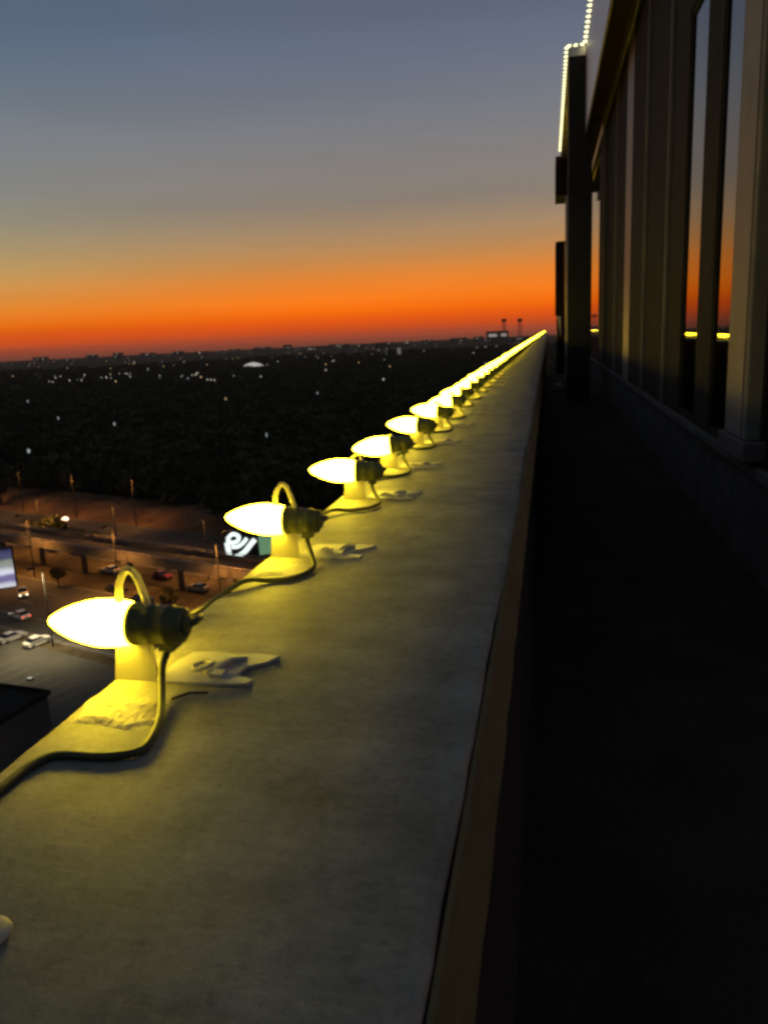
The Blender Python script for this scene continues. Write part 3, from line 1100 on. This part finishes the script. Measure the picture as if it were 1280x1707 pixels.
# end pier of the terrace: hanging block, open gap, solid lower part, slim post
MB().box(.24, .46, 23.7, 25.2, DECK, 2.40 + CH).build('end_pier', 'maroon_paint', bd)
MB().box(.195, .60, 23.605, 25.2, 3.605 + CH, 4.62 + CH).build('cornice_block', 'maroon_paint', bd)
MB().box(.2, .236, 23.75, 25.15, .38 + CH, 2.39 + CH).build('pier_panel', 'maroon_paint', bd)
MB().box(.465, .53, 23.7, 23.8, DECK, 3.6 + CH).build('post', 'fascia_paint', bd)
mb = MB()
mb.add([(.25, 23.66, .34 + CH), (.345, 23.4, .34 + CH), (.345, 23.66, -.25 + CH), (.345, 23.4, -.25 + CH), (.25, 23.69, .34 + CH), (.345, 23.69, -.25 + CH)],
       [(0, 1, 3, 2), (0, 2, 5, 4), (1, 0, 4), (1, 4, 5, 3)])
mb.build('pale_wedge', 'cream_wedge', bd)  # cream slanted wedge in front of the end pier

# ------------------------------------------------------------------ the bulb string
GLASS = [(0, .0175), (.004, .0186), (.010, .0196), (.020, .0204), (.030, .0199), (.040, .0180), (.050, .0150), (.059, .0112), (.066, .0074), (.0705, .0044), (.073, .0012)]
glass_me = MB().lathe([(t * .97, r * .9) for t, r in GLASS], 28).mesh('glass_bulb')
glass_me.materials.append(M['bulb_glow'])
sk = MB()
sk.lathe([(-.0420, .0105), (-.0408, .0132), (-.032, .0140), (-.0314, .0150), (-.0285, .0150), (-.028, .0142), (-.018, .0146), (-.0175, .0152), (-.0165, .0152), (-.016, .0146),
          (-.006, .0150), (-.0055, .0162), (-.001, .0162), (-.0006, .011)], 24)
sk.lathe([(-.0455, .0052), (-.0445, .0075), (-.0415, .0078)], 12)
sk.box(.022, .034, -.007, .007, -.0185, -.0125)
socket_me = sk.mesh('socket')
socket_me.materials.append(M['socket_plastic'])
ar = MB()
ar.tube(bez([(-.0095, 0, .013), (-.0095, .001, .022), (-.0075, .002, .033), (-.001, .002, .0415), (.005, .002, .038), (.0105, .001, .025), (.0145, 0, .012)], 6), .0029, 8)
arch_me = ar.mesh('clip_loop')
arch_me.materials.append(M['clip_plastic'])
st = MB()
st.add([(-.019, -.003, -.0445), (.017, -.003, -.0445), (.015, .003, -.0445), (-.021, .003, -.0445), (-.015, -.0025, -.016), (.013, -.0025, -.016), (.013, .0025, -.016), (-.015, .0025, -.016)],
       [(3, 2, 1, 0), (4, 5, 6, 7), (0, 1, 5, 4), (1, 2, 6, 5), (2, 3, 7, 6), (3, 0, 4, 7)])
st.box(-.0192, -.012, -.0028, .0028, -.0159, -.010).box(.008, .0145, -.0028, .0028, -.0159, -.010)
stem_me = st.mesh('clip_stem')
stem_me.materials.append(M['clip_plastic'])
tg = MB()
out = [(.016, -.006), (.060, -.007), (.088, -.004), (.090, .003), (.074, .010), (.076, .024), (.090, .036), (.096, .047), (.078, .050), (.060, .047), (.040, .051), (.022, .048), (.016, .030)]
no = len(out)
tg.add([(x, y, -.0446) for x, y in out] + [(x, y, -.0422) for x, y in out],
       [tuple(range(no, 2 * no)), tuple(range(no - 1, -1, -1))] + [(k, (k + 1) % no, no + (k + 1) % no, no + k) for k in range(no)])
tg.tube(bez([(.034, .022, -.042), (.040, .030, -.0412), (.048, .026, -.0412), (.046, .016, -.0412), (.038, .014, -.042), (.034, .022, -.042)], 5), .0020, 6)
tg.tube(bez([(.050, .008, -.042), (.058, .020, -.0405), (.062, .030, -.0395), (.072, .038, -.0415)], 5), .0024, 6)
tg.box(.056, .066, .002, .012, -.0421, -.0392)
tongue_me = tg.mesh('clip_tongue')
tongue_me.materials.append(M['pale_plastic'])
# lumpy tape pad in front of the clip
tp = MB()
gx, gy = 12, 9
vs_, fs = [], []
for j in range(gy):
    for i in range(gx):
        u, v_ = i / (gx - 1), j / (gy - 1)
        e = min(u, 1 - u, v_, 1 - v_)
        z = -.0447 + min(1, e * 9) * (.0016 + .0016 * max(0, math.sin(v_ * 9 + u * 2.5)) + .0008 * rng.random())
        vs_.append((-.017 + .060 * u + .003 * math.sin(v_ * 6), -.075 + .046 * v_ + .003 * math.sin(u * 5), z))
for j in range(gy - 1):
    for i in range(gx - 1):
        fs.append((j * gx + i, j * gx + i + 1, (j + 1) * gx + i + 1, (j + 1) * gx + i))
tp.add(vs_, fs, 0, True)
pad_me = tp.mesh('tape_pad')
pad_me.materials.append(M['tape'])
# simplified bulb for the part of the string where single lamps melt together
fb = MB()
fb.lathe([(0, .016), (.018, .0184), (.045, .0148), (.064, .0066), (.071, .001)], 10, 0)
fb.lathe([(-.042, .012), (-.03, .015), (-.0006, .015)], 8, 1)
fb.box(-.017, .015, -.003, .003, -.0445, -.0165, 2)
far_me = fb.mesh('far_bulb')
for nm in ('bulb_glow', 'socket_plastic', 'clip_plastic'):
    far_me.materials.append(M[nm])

bulb_y = [.50, .832, 1.158, 1.44, 1.76, 2.08]
while bulb_y[-1] < LEN - .6:
    bulb_y.append(bulb_y[-1] + .32 + rng.uniform(-.012, .012))
AX = -.304
HZ = .0445
words = ['nearest', 'second nearest', 'third nearest', 'fourth nearest', 'fifth nearest', 'sixth nearest', 'seventh nearest', 'eighth nearest', 'ninth nearest', 'tenth nearest',
         'eleventh nearest', 'twelfth nearest']
xs = [AX, AX + .006, AX + .010, AX + .009, AX + .010, AX + .012]
bulb_pos = []
for i, y in enumerate(bulb_y):
    x = xs[i] if i < len(xs) else AX + rng.uniform(.004, .014)
    bulb_pos.append((x, y))
    near = i < 24
    if near:
        t = empty('light_bulb', (x, y, HZ))
        ya, pi_ = (0.0, 0.0) if i == 0 else (rng.uniform(-.2, .2), rng.uniform(-.10, .08))
        if i == 1:
            ya, pi_ = .04, .05
        g = link('glass_bulb', glass_me, None, t)
        s = link('socket', socket_me, None, t)
        for q in (g, s):
            q.rotation_euler = (0, pi_, ya)
        a = link('clip_loop', arch_me, None, t)
        if i >= 2:
            a.rotation_euler = (rng.uniform(-.5, .3), 0, rng.uniform(-.5, .5))
            a.scale = (1, 1, rng.uniform(.45, .7))
        link('clip_stem', stem_me, None, t)
        link('clip_tongue', tongue_me, None, t)
        if i in (0, 1, 3, 6):
            link('tape_pad', pad_me, None, t)
        if i < 12:
            extra = {0: ' under a clip loop', 1: ' above the black sign'}.get(i, '')
            tag(t, '%s lit bulb in its dark socket on the parapet%s' % (words[i], extra), 'light bulb', 'bulbs along the parapet edge')
        else:
            tag(t, 'lit bulb of the middle stretch where the row starts to merge', 'light bulb', 'merging bulbs along the parapet edge')
    else:
        o = link('light_bulb', far_me, None, None, (x, y, HZ))
        o.rotation_euler = (0, 0, rng.uniform(-.1, .1))
        tag(o, 'lit bulb in the far bright streak toward the end of the parapet', 'light bulb', 'far bulbs melted into a bright line')

# the cord: one long thing linking all the sockets
pts = [(-.30, -.6, .003), (-.305, -.2, .003), (-.31, .12, .003), (-.3075, .28, .003), (-.3065, .345, .003), (-.305, .37, .003), (-.296, .384, .003), (-.267, .386, .003), (-.250, .392, .003),
       (-.2455, .402, .003), (-.2525, .432, .0035), (-.2660, .462, .007), (-.2775, .487, .015), (-.2775, .497, .024), (-.2765, .500, .031)]
cord = MB()
cord.tube(bez(pts, 5), .0029, 8)
for i in range(len(bulb_pos) - 1):
    (x0, y0), (x1, y1) = bulb_pos[i], bulb_pos[i + 1]
    if i < 18:
        a = rng.uniform(.08, .13) if i else .10
        b_ = rng.uniform(-.006, .008)
        dr = rng.uniform(-.03, .004)
        q = [(x0 + .040, y0 + .002, HZ), (x0 + .0455, y0 + .006, HZ), (x0 + .043, y0 + .022, HZ - .002), (x0 + .022, y0 + .062, HZ - .018), (x0 - .012, y0 + .10, .012 + dr * .3), (x0 - .026, (y0 + y1) / 2, dr),
             (x1 - .010, y1 - a - .012, .006), (x1 + .012, y1 - a + b_, .003), (x1 + .036, y1 - a + .012, .003), (x1 + .048, y1 - a + .045, .0035), (x1 + .040, y1 - .03, .009),
             (x1 + .028, y1 - .006, .020), (x1 + .028, y1, .030)]
        cord.tube(bez(q, 4), .0029, 8 if i < 6 else 6)
    else:
        q = [(x0 + .046, y0 + .003, HZ - .006), (x0 + .02, y0 + .06, .012), (x0 - .02, (y0 + y1) / 2, -.004), (x1 + .03, y1 - .09, .004), (x1 + .036, y1, .033)]
        cord.tube(q, .0029, 4)
tag(cord.build('string_cable', 'cord_plastic'), 'dark green cord looping from socket to socket along the parapet edge', 'cord')

# the string along the roof edge
roof_pts = []
y = 12.4
while y < 15.05:
    roof_pts.append((.645, y, 4.67 + CH))
    y += .22
x = .60
while x > .36:
    roof_pts.append((x, 15.2, 4.68 + CH))
    x -= .11
y = 15.3
while y < 23.5:
    roof_pts.append((.345, y, 4.68 + CH))
    y += .22
fb = MB()
fb.lathe([(0, .018), (.018, .0204), (.045, .0165), (.066, .0074), (.073, .001)], 10, 0)
fb.lathe([(-.042, .012), (-.03, .015), (-.0006, .015)], 8, 1)
fb.box(-.017, .015, -.003, .003, -.0445, -.0165, 2)
roof_me = fb.mesh('roof_bulb')
for nm in ('roof_bulb_glow', 'socket_plastic', 'clip_plastic'):
    roof_me.materials.append(M[nm])
for i, (x, y, z) in enumerate(roof_pts):
    o = link('light_bulb', roof_me, None, None, (x, y, z + HZ))
    o.rotation_euler = (0, 0, rng.uniform(-.15, .15))
    tag(o, 'tiny lit bulb along the stepped roof edge high on the right', 'light bulb', 'bulbs along the roof edge')
cd = MB()
cd.tube([(x + .02, y, z + .02) for x, y, z in roof_pts], .004, 5)
tag(cd.build('string_cable', 'cord_plastic'), 'dark cord of the bulb string on the roof edge at upper right', 'cord')

# ------------------------------------------------------------------ small things
mb = MB()
mb.lathe([(0, .0095), (.0012, .0112), (.0026, .0106), (.0036, .008), (.0039, .002)], 22, 0, 'Z', 1)
o = mb.build('adhesive_disc', 'pebble', loc=(-.2375, .2445, .0006))
tag(o, 'small cream disc stuck on the parapet at the lower left edge', 'disc')

bg = bmesh.new()
bmesh.ops.create_icosphere(bg, subdivisions=3, radius=.11)
for v in bg.verts:
    f = 1 + .22 * math.sin(v.co.x * 43 + v.co.y * 31) + .15 * math.sin(v.co.z * 57 + v.co.x * 23)
    v.co = Vector((v.co.x * f, v.co.y * f * .8, max(-.07, v.co.z * f * .9)))
me = bpy.data.meshes.new('plastic_bag')
bg.to_mesh(me)
bg.free()
o = link('crumpled_bag', me, 'plastic_bag', None, (.20, 17.4, DECK + .072))
tag(o, 'small pale crumpled bag on the dark terrace floor far along the parapet', 'bag')

mb = MB()
mb.tube([(0, 0, .0012), (.011, .006, .0035), (.023, .012, .0014)], [.0011, .001, .0006], 6)
tag(mb.build('twig', 'bark', loc=(-.262, .468, 0)), 'tiny dark twig on the parapet beside the nearest bulb cord', 'twig')

# ------------------------------------------------------------------ evening haze over the plain
hz_m = bpy.data.materials.new('haze')
hz_m.use_nodes = True
nt = hz_m.node_tree
nt.nodes.clear()
ho = nt.nodes.new('ShaderNodeOutputMaterial')
hv = nt.nodes.new('ShaderNodeVolumePrincipled')
hv.inputs['Color'].default_value = (.86, .8, .66, 1)
hv.inputs['Density'].default_value = 8.0e-5
nt.links.new(hv.outputs[0], ho.inputs['Volume'])
M['haze'] = hz_m
hb = MB().box(-6500, 6500, -6500, 6500, GZ - 1.0, 34.0).build('haze', 'haze')
tag(hb, 'thin evening haze lying over the plain', 'haze', kind='stuff')
